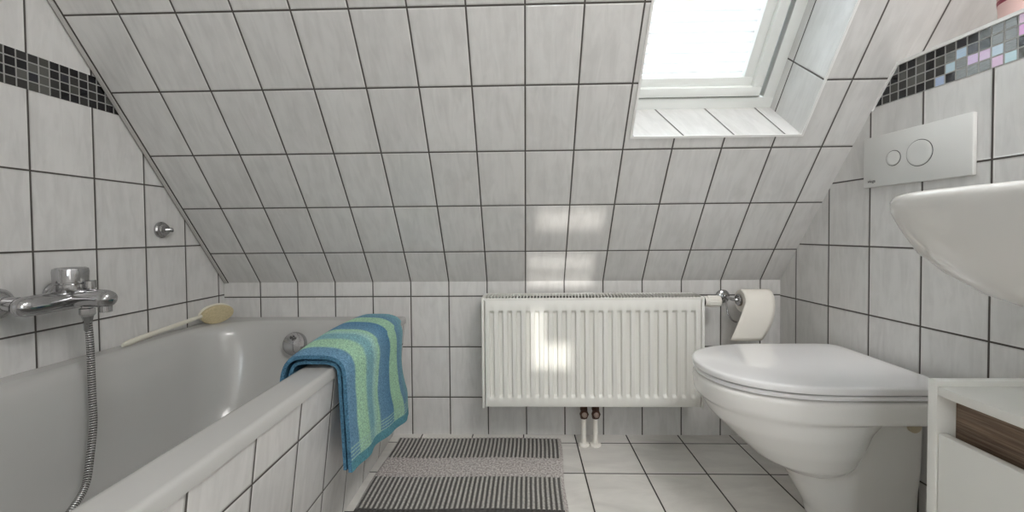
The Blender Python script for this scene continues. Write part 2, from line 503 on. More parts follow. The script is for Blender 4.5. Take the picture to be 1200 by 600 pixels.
rev((HX1, HS1), (HX0, HS1), (IX0, IS1), (IX1, IS1), 0.0, 0.51)
yc = -CA * SMAX
f = poly(bm, [(-0.3, yc, ZCEIL), (2.8, yc, ZCEIL), (2.8, -YB, ZCEIL), (-0.3, -YB, ZCEIL)], [(0, 0)] * 4, 1)
finish('ceiling', bm, [M_TILE, M_WHITE], kind='structure', recalc=False)

# left wall with mosaic band
bm = bmesh.new()
MB0, MB1 = 1.172, 1.2615
for z0, z1, m in ((0, MB0, 0), (MB0, MB1, 1), (MB1, ZCEIL, 0)):
    q = [(0, z0), (YB, z0), (YB, z1), (0, z1)]
    if m == 1: uvs = [(d - 0.003, z - MB0 + 0.002) for d, z in q]
    elif z0 > 1: uvs = [luv(d, z - MB1 + 0.5656 + 0.003) for d, z in q]
    else: uvs = [luv(d, z) for d, z in q]
    poly(bm, [LW(d, z) for d, z in q], uvs, m)
finish('wall_left', bm, [M_TILE, M_MOS_L], kind='structure', recalc=False)

# right wall: tiled pre-wall with mosaic band, ledge, and the wall behind the ledge
bm = bmesh.new()
RB0, RB1 = 1.158, LED
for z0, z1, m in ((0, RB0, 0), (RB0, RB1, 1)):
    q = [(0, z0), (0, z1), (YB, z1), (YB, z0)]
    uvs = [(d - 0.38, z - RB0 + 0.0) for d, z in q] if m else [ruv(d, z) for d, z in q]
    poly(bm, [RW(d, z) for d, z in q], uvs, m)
q = [(0, LED), (0, ZCEIL), (YB, ZCEIL), (YB, LED)]
poly(bm, [RW(d, z, -0.205) for d, z in q], [ruv(d, z) for d, z in q])
poly(bm, [RW(0, LED), RW(0, LED, -0.205), RW(YB, LED, -0.205), RW(YB, LED)], [(0.003, 0.005), (0.003, 0.15), (2.7, 0.15), (2.7, 0.005)], 2)
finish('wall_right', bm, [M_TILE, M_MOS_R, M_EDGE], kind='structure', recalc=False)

# wall behind the photographer, with slots added to shape the sun patches
bm = bmesh.new()
def to_back(p):       # follow the sun's ray from a sunlit point back to the rear wall
    k = (p[1] + YB) / SUN_DIR.y
    return p[0] - SUN_DIR.x * k, p[2] - SUN_DIR.z * k
slots = []
for a, b in (((1.236, -0.12, 0.395), (1.282, -0.12, 0.52)), ((1.236, -0.12, 0.305), (1.377, -0.12, 0.395)),
             ((1.225, 0.0, 0.592), (1.475, 0.0, 0.63)), ((1.225, -0.03, 0.655), (1.475, -0.08, 0.722)), ((1.258, -0.147, 0.815), (1.49, -0.20, 0.885))):
    x0, z0 = to_back(a); x1, z1 = to_back(b); slots.append((x0, x1, z0, z1))
gx = sorted({-0.3, 2.8} | {v for s in slots for v in s[:2]}); gz = sorted({0.0, ZCEIL} | {v for s in slots for v in s[2:]})
for i in range(len(gx) - 1):
    for j in range(len(gz) - 1):
        mx, mz = (gx[i] + gx[i + 1]) / 2, (gz[j] + gz[j + 1]) / 2
        if any(s[0] < mx < s[1] and s[2] < mz < s[3] for s in slots): continue
        poly(bm, [(gx[i], -YB, gz[j]), (gx[i], -YB, gz[j + 1]), (gx[i + 1], -YB, gz[j + 1]), (gx[i + 1], -YB, gz[j])], [(0, 0)] * 4)
finish('wall_front', bm, M_WHITE, kind='structure', recalc=False)

# trims: left slope joint, skylight edge, ledge edge
bm = bmesh.new()
def strip(bm, fn, a, b, c, d, h, mat):
    """bar on the slope between offsets a..b (x from the left wall) for s in c..d"""
    pts = []
    for o in (0.0005, -h):
        for x_, s_ in ((a, c), (b, c), (b, d), (a, d)):
            pts.append(fn(x_, s_, o))
    hexa(bm, pts, mat)
lt = lambda x, s, o: SLP(-AL * CA * s + x, s, o)
strip(bm, lt, 0.000, 0.020, 0.0, 1.5, 0.0008, 1)
strip(bm, lt, 0.0045, 0.0155, 0.0, 1.5, 0.004, 0)
finish('trim_1', bm, [M_TRIM, M_GROUT], kind='structure')
bm = bmesh.new()
e = 0.007
fl = lambda x, s, o: SLP(x, s, o)
strip(bm, fl, HX0 - e, HX1 + e, HS0 - e, HS0, 0.003, 0)
strip(bm, fl, HX0 - e, HX1 + e, HS1, HS1 + e, 0.003, 0)
strip(bm, fl, HX0 - e, HX0, HS0, HS1, 0.003, 0)
strip(bm, fl, HX1, HX1 + e, HS0, HS1, 0.003, 0)
finish('trim_2', bm, M_EDGE, kind='structure')
bm = bmesh.new()
def bar(bm, p0, p1, w, h, side, upv):
    p0, p1, side, upv = Vector(p0), Vector(p1), Vector(side).normalized(), Vector(upv).normalized()
    hexa(bm, [p0 - upv * h, p0 + side * w - upv * h, p1 + side * w - upv * h, p1 - upv * h,
              p0, p0 + side * w, p1 + side * w, p1])
dl = CA * (LED - ZT) / SA
bar(bm, RW(dl - 0.01, LED + 0.004, -0.004), RW(YB, LED + 0.004, -0.004), 0.008, 0.008, (-1, 0, 0), (0, 0, 1))
d0 = CA * (RB0 - ZT) / SA
dirv = RW(dl, LED) - RW(d0, RB0)
nrm = Vector((0, -SA, -CA))
bar(bm, RW(d0 - 0.005, RB0 - 0.005, -0.004) + nrm * 0.006, RW(dl, LED, -0.004) + nrm * 0.006, 0.008, 0.006, (-1, 0, 0), nrm)
finish('trim_3', bm, M_EDGE, kind='structure')

# ------------------------------------------------------------------ skylight window
win = thing('window_1', '', '', SLP(1.8, 0.6, HD))
del win['label']; del win['category']; win['kind'] = 'structure'
def sframe(bm, x0, x1, s0, s1, w, o0, o1, wb=None, inset=0.0):
    wb = w if wb is None else wb
    def pr(a, b, c, d): hexa(bm, [SLP(a, c, o1), SLP(b, c, o1), SLP(b, d, o1), SLP(a, d, o1), SLP(a, c, o0), SLP(b, c, o0), SLP(b, d, o0), SLP(a, d, o0)], bevel=0.002)
    pr(x0, x1, s0, s0 + wb); pr(x0, x1, s1 - w, s1); pr(x0, x0 + w, s0 + wb, s1 - w); pr(x1 - w, x1, s0 + wb, s1 - w)
bm = bmesh.new(); sframe(bm, IX0 - 0.01, IX1 + 0.01, IS0 - 0.01, IS1 + 0.01, 0.044, HD - 0.004, HD + 0.09)
finish('window_frame', bm, M_PVC, win, 40)
bm = bmesh.new()
sframe(bm, 1.540, 1.990, 0.6545, 1.51, 0.030, HD - 0.010, HD + 0.06)
sframe(bm, 1.569, 1.960, 0.682, 1.48, 0.030, HD + 0.006, HD + 0.06)
finish('sash', bm, M_PVC, win, 40)
bm = bmesh.new(); sframe(bm, 1.530, 2.000, 0.644, 1.520, 0.014, HD + 0.008, HD + 0.05)
finish('seal', bm, M_DARK, win)
bm = bmesh.new()
hexa(bm, [SLP(1.595, 0.70, HD + 0.055), SLP(1.935, 0.70, HD + 0.055), SLP(1.935, 1.46, HD + 0.055), SLP(1.595, 1.46, HD + 0.055),
          SLP(1.595, 0.70, HD + 0.050), SLP(1.935, 0.70, HD + 0.050), SLP(1.935, 1.46, HD + 0.050), SLP(1.595, 1.46, HD + 0.050)])
finish('pane', bm, M_GLASS, win)
# pleated blind in the sash
bm = bmesh.new()
n = 25; rows = []
for i in range(n * 2 + 1):
    s = 0.708 + (1.455 - 0.708) * i / (2 * n)
    o = HD + (0.030 if i % 2 else 0.041)
    rows.append((s, o))
rings = [[SLP(1.597, s, o), SLP(1.930, s, o)] for s, o in rows]
rings = []
for i, (sv, ov_) in enumerate(rows):
    if i % 2: rings += [[SLP(1.597, sv - 0.0045, ov_), SLP(1.930, sv - 0.0045, ov_)], [SLP(1.597, sv + 0.0045, ov_), SLP(1.930, sv + 0.0045, ov_)]]
    else: rings.append([SLP(1.597, sv, ov_), SLP(1.930, sv, ov_)])
loft(bm, rings, False, False, closed=False)
bm.faces.ensure_lookup_table()
for f in bm.faces:
    zs_ = [v.co for v in f.verts]
    if max((a - b).length for a in zs_ for b in zs_ if abs(a.x - b.x) < 1e-4) < 0.0105: f.material_index = 1
bl = finish('pleated_blind', bm, [M_BLIND, M_SEAM], None, None, recalc=False)
tag(bl, 'white pleated blind drawn over the roof window pane', 'blind')

# ------------------------------------------------------------------ bathtub
tub = thing('bathtub', 'built-in white bathtub with a tiled front along the left wall', 'bathtub', (0.37, -0.85, 0))
RIM = 0.476
bm = bmesh.new()
def outer(ins, z):
    r = rrect(0.0 + ins, 0.739 - ins, -1.72 + ins, -0.001 - ins, 0.006, z)
    for p in r:
        if p.x < 0.3: p.x += AL * p.y + 0.001
    return r
rings = [outer(0.006, 0.447), outer(0.0, 0.450), outer(0.0, 0.468), outer(0.003, 0.474), outer(0.008, RIM), outer(0.012, RIM)]
def inner(x0, x1, y0, y1, r, z): return rrect(x0, x1, y0, y1, r, z)
rings += [inner(0.034, 0.668, -1.641, -0.070, 0.17, RIM), inner(0.040, 0.662, -1.635, -0.078, 0.17, RIM - 0.0005), inner(0.048, 0.655, -1.63, -0.087, 0.17, RIM - 0.003), inner(0.056, 0.649, -1.62, -0.096, 0.17, RIM - 0.009),
          inner(0.063, 0.643, -1.61, -0.103, 0.17, RIM - 0.018), inner(0.070, 0.636, -1.60, -0.110, 0.17, 0.44), inner(0.088, 0.62, -1.57, -0.132, 0.16, 0.34), inner(0.105, 0.60, -1.53, -0.17, 0.15, 0.22),
          inner(0.125, 0.58, -1.48, -0.22, 0.14, 0.13), inner(0.16, 0.55, -1.44, -0.27, 0.15, 0.085), inner(0.22, 0.49, -1.36, -0.35, 0.12, 0.066)]
loft(bm, rings, False, True)
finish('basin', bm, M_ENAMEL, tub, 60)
bm = bmesh.new()
pts = []
for y in (-0.0005, -1.72):
    for x, z in ((0.6815, 0.0), (0.7345, 0.448), (0.712, 0.448), (0.66, 0.0)):
        pts.append((x, y, z))
uvl = bm.loops.layers.uv.verify()
poly(bm, [pts[0], pts[1], pts[5], pts[4]], [(-p[1] - 0.026, p[2] - 0.365) for p in (pts[0], pts[1], pts[5], pts[4])])
poly(bm, [pts[3], pts[7], pts[6], pts[2]], [(0.02, 0.02)] * 4)
poly(bm, [pts[4], pts[5], pts[6], pts[7]], [(0.02, 0.02)] * 4)
finish('tiled_front', bm, M_TILE, tub, recalc=False)
bm = bmesh.new()
ovn = Vector((0, -1, 0.22)).normalized()
lathe(bm, Vector((0.356, -0.112, 0.396)), ovn, [(0.030, -0.004), (0.041, 0.004), (0.043, 0.012), (0.043, 0.022), (0.040, 0.028), (0.030, 0.031), (0.0, 0.032)], 40)
ov = finish('overflow_cap', bm, M_CHROME, tub, 35); ov['label'] = 'round chrome overflow cap'

# ------------------------------------------------------------------ bath mixer with hose
mix = thing('bath_mixer', 'chrome single-lever bath mixer with metal hose on the left wall', 'tap', (-0.02, -0.65, 0.65))
bm = bmesh.new()
yb0, yb1, xb, zb = -0.735, -0.575, 0.062, 0.648
lathe(bm, (xb, yb0 - 0.006, zb - 0.004), (0, 1, 0.02), [(0.0, -0.012), (0.012, -0.010), (0.020, -0.002), (0.0235, 0.012), (0.0245, 0.05), (0.0245, 0.125), (0.0235, 0.158), (0.018, 0.171), (0.0, 0.176)], 32)
finish('body', bm, M_CHROME, mix, 50)
for yy in (-0.728, -0.590):
    bm = bmesh.new()
    x0 = LW(-yy, 0).x
    lathe(bm, (x0, yy, zb + 0.003), (1, 0, 0), [(0.036, 0.0), (0.0375, 0.006), (0.035, 0.020), (0.026, 0.034), (0.0165, 0.042), (0.0155, 0.075)], 36)
    finish('rosette', bm, M_CHROME, mix, 40)
bm = bmesh.new()
yc_ = -0.628
sp = smooth_path([(0.055, yc_, zb), (0.09, yc_, zb + 0.001), (0.125, yc_, zb + 0.001), (0.150, yc_, zb - 0.001), (0.171, yc_, zb - 0.004)], 6)
spr = [0.0225] * len(sp)
for q, rr_ in enumerate((0.0215, 0.0205, 0.0190, 0.0160, 0.0110, 0.0030)): spr[len(sp) - 6 + q] = rr_
tube(bm, sp, spr, 24)
lathe(bm, (0.150, yc_, zb - 0.012), (0, 0, -1), [(0.0125, 0.0), (0.0125, 0.022), (0.010, 0.023), (0.009, 0.018)], 20)
finish('spout', bm, M_CHROME, mix, 50)
bm = bmesh.new()
lathe(bm, (0.06, -0.627, 0.655), (0, 0, 1), [(0.026, 0.0), (0.031, 0.008), (0.0325, 0.016), (0.0325, 0.030), (0.029, 0.031), (0.029, 0.034), (0.0335, 0.035), (0.0345, 0.062), (0.033, 0.069), (0.028, 0.072), (0.0, 0.0735)], 36)
finish('control_knob', bm, M_CHROME, mix, 30)
bm = bmesh.new()
lathe(bm, (0.098, -0.615, zb + 0.012), (0, 0, 1), [(0.008, 0.0), (0.008, 0.012), (0.0125, 0.013), (0.0125, 0.030), (0.010, 0.033), (0.0, 0.034)], 20)
finish('diverter', bm, M_CHROME, mix, 30)
bm = bmesh.new()
lathe(bm, (0.098, -0.625, zb - 0.012), (0, 0, -1), [(0.012, 0.0), (0.012, 0.012), (0.0165, 0.014), (0.0165, 0.028), (0.012, 0.034), (0.0085, 0.052), (0.0085, 0.07)], 6)
finish('hose_nut', bm, M_CHROME, mix, 20)
bm = bmesh.new()
hp = smooth_path([(0.098, -0.625, 0.600), (0.100, -0.623, 0.54), (0.102, -0.624, 0.47), (0.110, -0.631, 0.40), (0.122, -0.642, 0.335), (0.140, -0.668, 0.270), (0.165, -0.705, 0.215), (0.195, -0.765, 0.195), (0.23, -0.86, 0.17), (0.26, -0.98, 0.14), (0.28, -1.10, 0.12)], 10)
tube(bm, hp, 0.0078, 14, uv=True)
finish('hose', bm, M_HOSE, mix, 60)

# ------------------------------------------------------------------ chrome stub on the left wall
bm = bmesh.new()
o_ = LW(0.280, 0.825)
lathe(bm, o_, (1, AL, 0), [(0.027, 0.0), (0.027, 0.006), (0.024, 0.010), (0.020, 0.011), (0.018, 0.018), (0.0, 0.019)], 32)
lathe(bm, o_ + Vector((0.012, 0.0, -0.001)), (0.75, 0.66, 0), [(0.0075, 0.0), (0.0075, 0.022), (0.0055, 0.025), (0.0, 0.026)], 16)
tag(finish('wall_hook', bm, M_CHROME, None, 35), 'small round chrome hook on the left wall below the slope', 'hook')

# ------------------------------------------------------------------ bath brush on the rim
br = thing('bath_brush', 'long-handled cream bath brush lying on the bath rim by the left wall', 'brush', (0.03, -0.3, RIM))
bm = bmesh.new()
hpth = smooth_path([(0.034, -0.470, RIM + 0.010), (0.030, -0.42, RIM + 0.014), (0.026, -0.33, RIM + 0.020), (0.026, -0.25, RIM + 0.026), (0.030, -0.185, RIM + 0.032), (0.036, -0.150, RIM + 0.036)], 6)
nH = len(hpth)
rings = []
for i, p in enumerate(hpth):
    t = i / (nH - 1)
    w = 0.0095 * (0.55 + 0.45 * min(1, t * 9)) * (1.0 - 0.40 * t); h = 0.0075 * (0.6 + 0.4 * min(1, t * 9)) * (1.0 - 0.2 * t)
    rings.append([p + Vector((math.cos(a) * h, 0, math.sin(a) * w)) for a in [2 * PI * k / 14 for k in range(14)]])
loft(bm, rings)
finish('handle', bm, M_HANDLE, br, 60)
bm = bmesh.new()
hc = Vector((0.045, -0.112, RIM + 0.0375)); hn = Vector((0.80, -0.55, -0.18)).normalized()
hx = (Vector((0.10, 0.92, 0.20)) - hn * Vector((0.10, 0.92, 0.20)).dot(hn)).normalized(); hy = hn.cross(hx).normalized()
def ell(c, a, b, n=32): return [c + hx * (math.cos(2 * PI * k / n) * a) + hy * (math.sin(2 * PI * k / n) * b) for k in range(n)]
loft(bm, [ell(hc - hn * 0.010, 0.048, 0.028), ell(hc - hn * 0.006, 0.054, 0.034), ell(hc, 0.055, 0.035), ell(hc + hn * 0.003, 0.052, 0.032)])
finish('head', bm, M_HANDLE, br, 40)
bm = bmesh.new()
loft(bm, [ell(hc + hn * 0.002, 0.049, 0.030), ell(hc + hn * 0.012, 0.051, 0.032), ell(hc + hn * 0.024, 0.053, 0.034), ell(hc + hn * 0.027, 0.049, 0.031)])
finish('bristles', bm, M_BRISTLE, br, 40)

# ------------------------------------------------------------------ towel over the bath rim
twl = thing('towel', 'blue and green striped towel hung over the bath rim', 'towel', (0.70, -0.43, RIM))
def towel_sheet(off, yn, yf, thick, zb_near, zb_far, name, mats, seed):
    """cross-section path from inside the bath, over the rim, down outside; thickness built outwards"""
    base = [(0.628, 0.36), (0.634, 0.42), (0.640, 0.462), (0.655, 0.482), (0.70, 0.4845), (0.728, 0.483), (0.744, 0.475), (0.7475, 0.455), (0.7475, 0.40), (0.7475, 0.34), (0.7475, 0.28), (0.747, 0.20)]
    P = smooth_path([(x, 0, z) for x, z in base], 6)
    nrm = []
    for i in range(len(P)):
        t = (P[min(i + 1, len(P) - 1)] - P[max(i - 1, 0)]).normalized()
        nrm.append(Vector((-t.z, 0, t.x)) * 1.0)
    ny = 40; top = []; bot = []; UV = {}
    L = [0.0]
    for i in range(1, len(P)): L.append(L[-1] + (P[i] - P[i - 1]).length)
    bm = bmesh.new(); uvl = bm.loops.layers.uv.verify()
    rnd = random.Random(seed)
    def pt(i, j, o):
        v = j / ny
        zb = zb_near + (zb_far - zb_near) * v
        p = P[i].copy()
        hang = max(0.0, (0.455 - p.z) / 0.255) if i > len(P) * 0.55 else 0.0
        if hang > 0: p.z = 0.455 - hang * (0.455 - zb)
        ynn = yn - 0.012 * hang; yff = yf - 0.055 * math.sin(PI * min(1, hang * 1.2 + 0.15)) * 0.9
        if i < len(P) * 0.55: yff = yf
        y = ynn + (yff - ynn) * v
        wave = 0.006 * math.sin(v * 9.0 + seed) * hang + 0.004 * math.sin(v * 21 + 2 + seed) * hang
        flare = 0.030 * hang * (0.35 + 0.65 * v)
        puff = 0.010 * math.sin(PI * v) * (1 - hang) + 0.012 * v * (1 - hang)
        q = p + nrm[i] * (o + (puff if o > off + 0.001 else puff * 0.8)) + Vector((wave + flare, y, 0))
        e = min(v, 1 - v)
        if e < 0.03 and o > off + 0.001: q -= nrm[i] * thick * 0.2 * (1 - e / 0.03)
        return q
    n = len(P)
    T = [[bm.verts.new(pt(i, j, off + thick)) for j in range(ny + 1)] for i in range(n)]
    B = [[bm.verts.new(pt(i, j, off)) for j in range(ny + 1)] for i in range(n)]
    tot = L[-1]
    def face(vs, uv, m):
        f = bm.faces.new(vs); f.material_index = m
        for l, u in zip(f.loops, uv): l[uvl].uv = u
    uvof = lambda i, j: (j / ny, (tot - L[i]) * (0.455 - (zb_near + (zb_far - zb_near) * j / ny)) / 0.255)
    for i in range(n - 1):
        for j in range(ny):
            face((T[i][j], T[i + 1][j], T[i + 1][j + 1], T[i][j + 1]), (uvof(i, j), uvof(i + 1, j), uvof(i + 1, j + 1), uvof(i, j + 1)), 0)
            face((B[i][j], B[i][j + 1], B[i + 1][j + 1], B[i + 1][j]), [(0.2, 0.3)] * 4, 1)
        for j, fl_ in ((0, 0), (ny, 1)):
            vs = (T[i][j], B[i][j], B[i + 1][j], T[i + 1][j])
            face(vs if not fl_ else vs[::-1], [(0.1, L[i])] * 4, 1)
    for i in (0, n - 1):
        for j in range(ny): face((T[i][j], T[i][j + 1], B[i][j + 1], B[i][j]), [(0.5, 0.01)] * 4, 0 if i else 1)
    return finish(name, bm, mats, twl, 70)
towel_sheet(0.0030, -0.652, -0.215, 0.0095, 0.232, 0.190, 'under_layer', [M_TOWEL_E, M_TOWEL_E], 1)
towel_sheet(0.0175, -0.658, -0.195, 0.0115, 0.230, 0.167, 'top_layer', [M_TOWEL, M_TOWEL_E], 1)

# ------------------------------------------------------------------ radiator
rad = thing('radiator', 'white panel radiator with vertical grooves on the tiled knee wall', 'radiator', (1.46, 0, 0.15))
RX0, RX1, RZ0, RZ1, RY = 1.052, 1.864, 0.157, 0.5665, -0.125
bm = bmesh.new()
nch = 23; pitch = (1.840 - 1.073) / nch
xsamp = [RX0 + 0.0125, RX0 + 0.0150]
def chd(x):
    t = (x - 1.073) / pitch
    if t < 0 or t > nch: return 0.0
    f = t - math.floor(t)
    a = 0.22; b = 0.08
    if f < a or f > 1 - a: return 0.0
    if f < a + b: return (f - a) / b
    if f > 1 - a - b: return (1 - a - f) / b
    return 1.0
for k in range(nch):
    for f in (0.0, 0.21, 0.24, 0.26, 0.28, 0.31, 0.5, 0.69, 0.72, 0.74, 0.76, 0.79): xsamp.append(1.073 + pitch * (k + f))
xsamp += [1.840, RX1 - 0.0150, RX1 - 0.0125]
zsamp = [RZ0 + 0.006, RZ0 + 0.010, 0.194, 0.197, 0.200, 0.204, 0.207, 0.36, 0.508, 0.511, 0.515, 0.518, 0.521, RZ1 - 0.010, RZ1 - 0.006]
def chz(z):
    if z < 0.195 or z > 0.520: return 0.0
    return min(1.0, (z - 0.195) / 0.011, (0.520 - z) / 0.011)
def rp(x, z):
    edge = 0.0025 if (x < RX0 + 0.0135 or x > RX1 - 0.0135 or z < RZ0 + 0.008 or z > RZ1 - 0.008) else 0.0
    s = chd(x) * chz(z)
    return (x, RY + 0.0115 * s * s * (3 - 2 * s) + edge, z)
G = [[bm.verts.new(rp(x, z)) for x in xsamp] for z in zsamp]
for j in range(len(zsamp) - 1):
    for i in range(len(xsamp) - 1): bm.faces.new((G[j][i], G[j][i + 1], G[j + 1][i + 1], G[j + 1][i]))
# returns of the sheet
bnd = [e for e in bm.edges if e.is_boundary]
ex = bmesh.ops.extrude_edge_only(bm, edges=bnd)
for v in [g for g in ex['geom'] if isinstance(g, bmesh.types.BMVert)]: v.co.y += 0.012
finish('front_panel', bm, M_RAD, rad, 50)
for xa, xb_ in ((RX0, RX0 + 0.010), (RX1 - 0.010, RX1)):
    bm = bmesh.new(); box(bm, xa, xb_, RY - 0.001, -0.028, RZ0, RZ1, 0.003)
    finish('side_cover', bm, M_RAD, rad, 40)
bm = bmesh.new(); box(bm, RX0 + 0.012, RX1 - 0.012, -0.045, -0.035, RZ0 + 0.006, RZ1 - 0.008, 0.002)
finish('rear_panel', bm, M_RAD, rad, 40)
bm = bmesh.new(); box(bm, RX0 + 0.012, RX1 - 0.012, RY + 0.016, -0.047, RZ0 + 0.02, RZ1 - 0.006)
finish('convector', bm, M_DARK, rad)  # dark colour stands in for the shade between the grille bars
bm = bmesh.new()
zt0, zt1 = RZ1 - 0.006, RZ1 + 0.0035
box(bm, RX0 + 0.010, RX1 - 0.010, RY + 0.000, RY + 0.006, zt0 - 0.004, zt1 - 0.005, 0.001)
box(bm, RX0 + 0.010, RX1 - 0.010, -0.042, -0.028, zt0, zt1, 0.001)
ng = 66
for k in range(ng + 1):
    x = RX0 + 0.012 + (RX1 - RX0 - 0.024) * k / ng
    hexa(bm, [(x - 0.0014, RY + 0.005, zt0), (x + 0.0014, RY + 0.005, zt0), (x + 0.0074, -0.038, zt0), (x + 0.0045, -0.038, zt0),
              (x - 0.0014, RY + 0.005, zt1), (x + 0.0014, RY + 0.005, zt1), (x + 0.0074, -0.038, zt1), (x + 0.0045, -0.038, zt1)])
finish('top_grille', bm, M_RAD, rad)
# thermostat
bm = bmesh.new()
lathe(bm, (RX1 - 0.004, -0.075, 0.543), (1, 0, 0), [(0.010, 0.0), (0.010, 0.016), (0.0175, 0.0165), (0.0175, 0.022)], 24, 1)
lathe(bm, (RX1 + 0.018, -0.075, 0.543), (1, 0, 0), [(0.0185, 0.0), (0.0195, 0.003), (0.0195, 0.008), (0.0175, 0.0085), (0.0175, 0.011), (0.0200, 0.0115), (0.0205, 0.020), (0.0205, 0.050), (0.0190, 0.058), (0.014, 0.061), (0.0, 0.062)], 30)
for k in range(14):
    a = 2 * PI * k / 14
    c = Vector((RX1 + 0.050, -0.075 + math.cos(a) * 0.0203, 0.543 + math.sin(a) * 0.0203))
    lathe(bm, c - Vector((0.017, 0, 0)), (1, 0, 0), [(0.0, 0.0), (0.0016, 0.002), (0.0016, 0.034), (0.0, 0.036)], 6)
th = finish('thermostat', bm, [M_PLASTIC, M_DARK], rad, 35); th['label'] = 'cream thermostat head on the right end'
# pipes
for px_ in (1.431, 1.475):
    bm = bmesh.new(); lathe(bm, (px_, -0.082, 0.0), (0, 0, 1), [(0.0085, 0.0), (0.0085, 0.165)], 18)
    pp = finish('pipe', bm, M_PLASTIC, rad, 50)
    bm = bmesh.new(); lathe(bm, (px_, -0.082, 0.0005), (0, 0, 1), [(0.0215, 0.0), (0.0215, 0.004), (0.018, 0.009), (0.0105, 0.011), (0.0105, 0.016)], 28)
    finish('collar', bm, M_PLASTIC, pp, 40)
    bm = bmesh.new()
    lathe(bm, (px_, -0.082, 0.103), (0, 0, 1), [(0.0125, 0.0), (0.0145, 0.003), (0.0145, 0.020), (0.0125, 0.023), (0.0125, 0.030), (0.0150, 0.032), (0.0150, 0.050), (0.012, 0.052)], 6)
    lathe(bm, (px_, -0.090, 0.124), (0, -1, 0), [(0.0165, 0.0), (0.0172, 0.008), (0.0150, 0.012), (0.0105, 0.013)], 8)
    lathe(bm, (px_, -0.102, 0.124), (0, -1, 0), [(0.0100, 0.0), (0.0095, 0.006), (0.006, 0.008), (0.0, 0.008)], 16, 1)
    finish('valve', bm, [M_COPPER, M_NUT], pp, 30)

# ------------------------------------------------------------------ toilet-roll holder and roll
th_ = thing('toilet_roll_holder', 'chrome toilet roll holder on the knee wall right of the radiator', 'holder', (1.985, 0, 0.55))
bm = bmesh.new(); lathe(bm, (1.984, 0, 0.551), (0, -1, 0), [(0.026, 0.0), (0.026, 0.008), (0.022, 0.013), (0.012, 0.016), (0.0, 0.017)], 32)
finish('rosette', bm, M_CHROME, th_, 35)
bm = bmesh.new()
ar_ = smooth_path([(1.984, -0.012, 0.551), (1.983, -0.045, 0.552), (1.984, -0.070, 0.551), (1.990, -0.084, 0.550), (2.002, -0.088, 0.550)], 6) + [Vector((2.06, -0.088, 0.550)), Vector((2.125, -0.088, 0.550))]
tube(bm, ar_, 0.0062, 14)
finish('arm', bm, M_CHROME, th_, 60)
bm = bmesh.new(); lathe(bm, (1.997, -0.088, 0.550), (1, 0, 0), [(0.006, 0.0), (0.019, 0.001), (0.022, 0.004), (0.020, 0.008), (0.008, 0.010)], 30)
finish('flange', bm, M_CHROME, th_, 35)
bm = bmesh.new()
bw = smooth_path([(1.984, -0.030, 0.545), (1.982, -0.040, 0.520), (1.984, -0.048, 0.490), (1.996, -0.054, 0.468), (2.012, -0.058, 0.460)], 6)
tube(bm, bw, 0.0030, 10)
finish('bow', bm, M_CHROME, th_, 60)
rl = thing('toilet_roll', 'part-used white toilet paper roll with its end hanging down, on the holder', 'toilet roll', (2.06, -0.088, 0.54))
bm = bmesh.new()
RC = Vector((2.008, -0.088, 0.5465)); RR = 0.041
lathe(bm, RC, (1, 0, 0), [(0.012, 0.0), (RR - 0.002, 0.0), (RR, 0.002), (RR, 0.102), (RR - 0.002, 0.104), (0.012, 0.104)], 48)
finish('roll', bm, M_PAPER, rl, 40)
bm = bmesh.new(); lathe(bm, RC - Vector((0.001, 0, 0)), (1, 0, 0), [(0.0125, 0.0), (0.0195, 0.0), (0.0195, 0.106), (0.0125, 0.106)], 32)
finish('core', bm, M_CARD, rl, 40)
bm = bmesh.new()
prof = []
for k in range(9):
    a = math.radians(90 + 90 * k / 8)
    prof.append((math.cos(a) * (RR + 0.0012), math.sin(a) * (RR + 0.0012)))
for k in range(1, 11): prof.append((-(RR + 0.0012) - 0.004 * math.sin(k / 10 * PI) - 0.010 * k / 10, -0.135 * k / 10))
top = []; bot = []
for i, (dy, dz) in enumerate(prof):
    t = max(0.0, (i - 8) / 10.0)
    xl = 2.006 - 0.058 * t; xr = 2.110 - 0.052 * t * t
    row = []
    for k in range(9):
        f = k / 8
        row.append(Vector((xl + (xr - xl) * f, RC.y + dy - 0.004 * math.sin(PI * f) * t, RC.z + dz)))
    top.append(row)
loft(bm, top, False, False, closed=False)
sh = finish('loose_sheet', bm, M_PAPER, rl, 60)
md = sh.modifiers.new('thickness', 'SOLIDIFY'); md.thickness = 0.0012; md.offset = 1.0

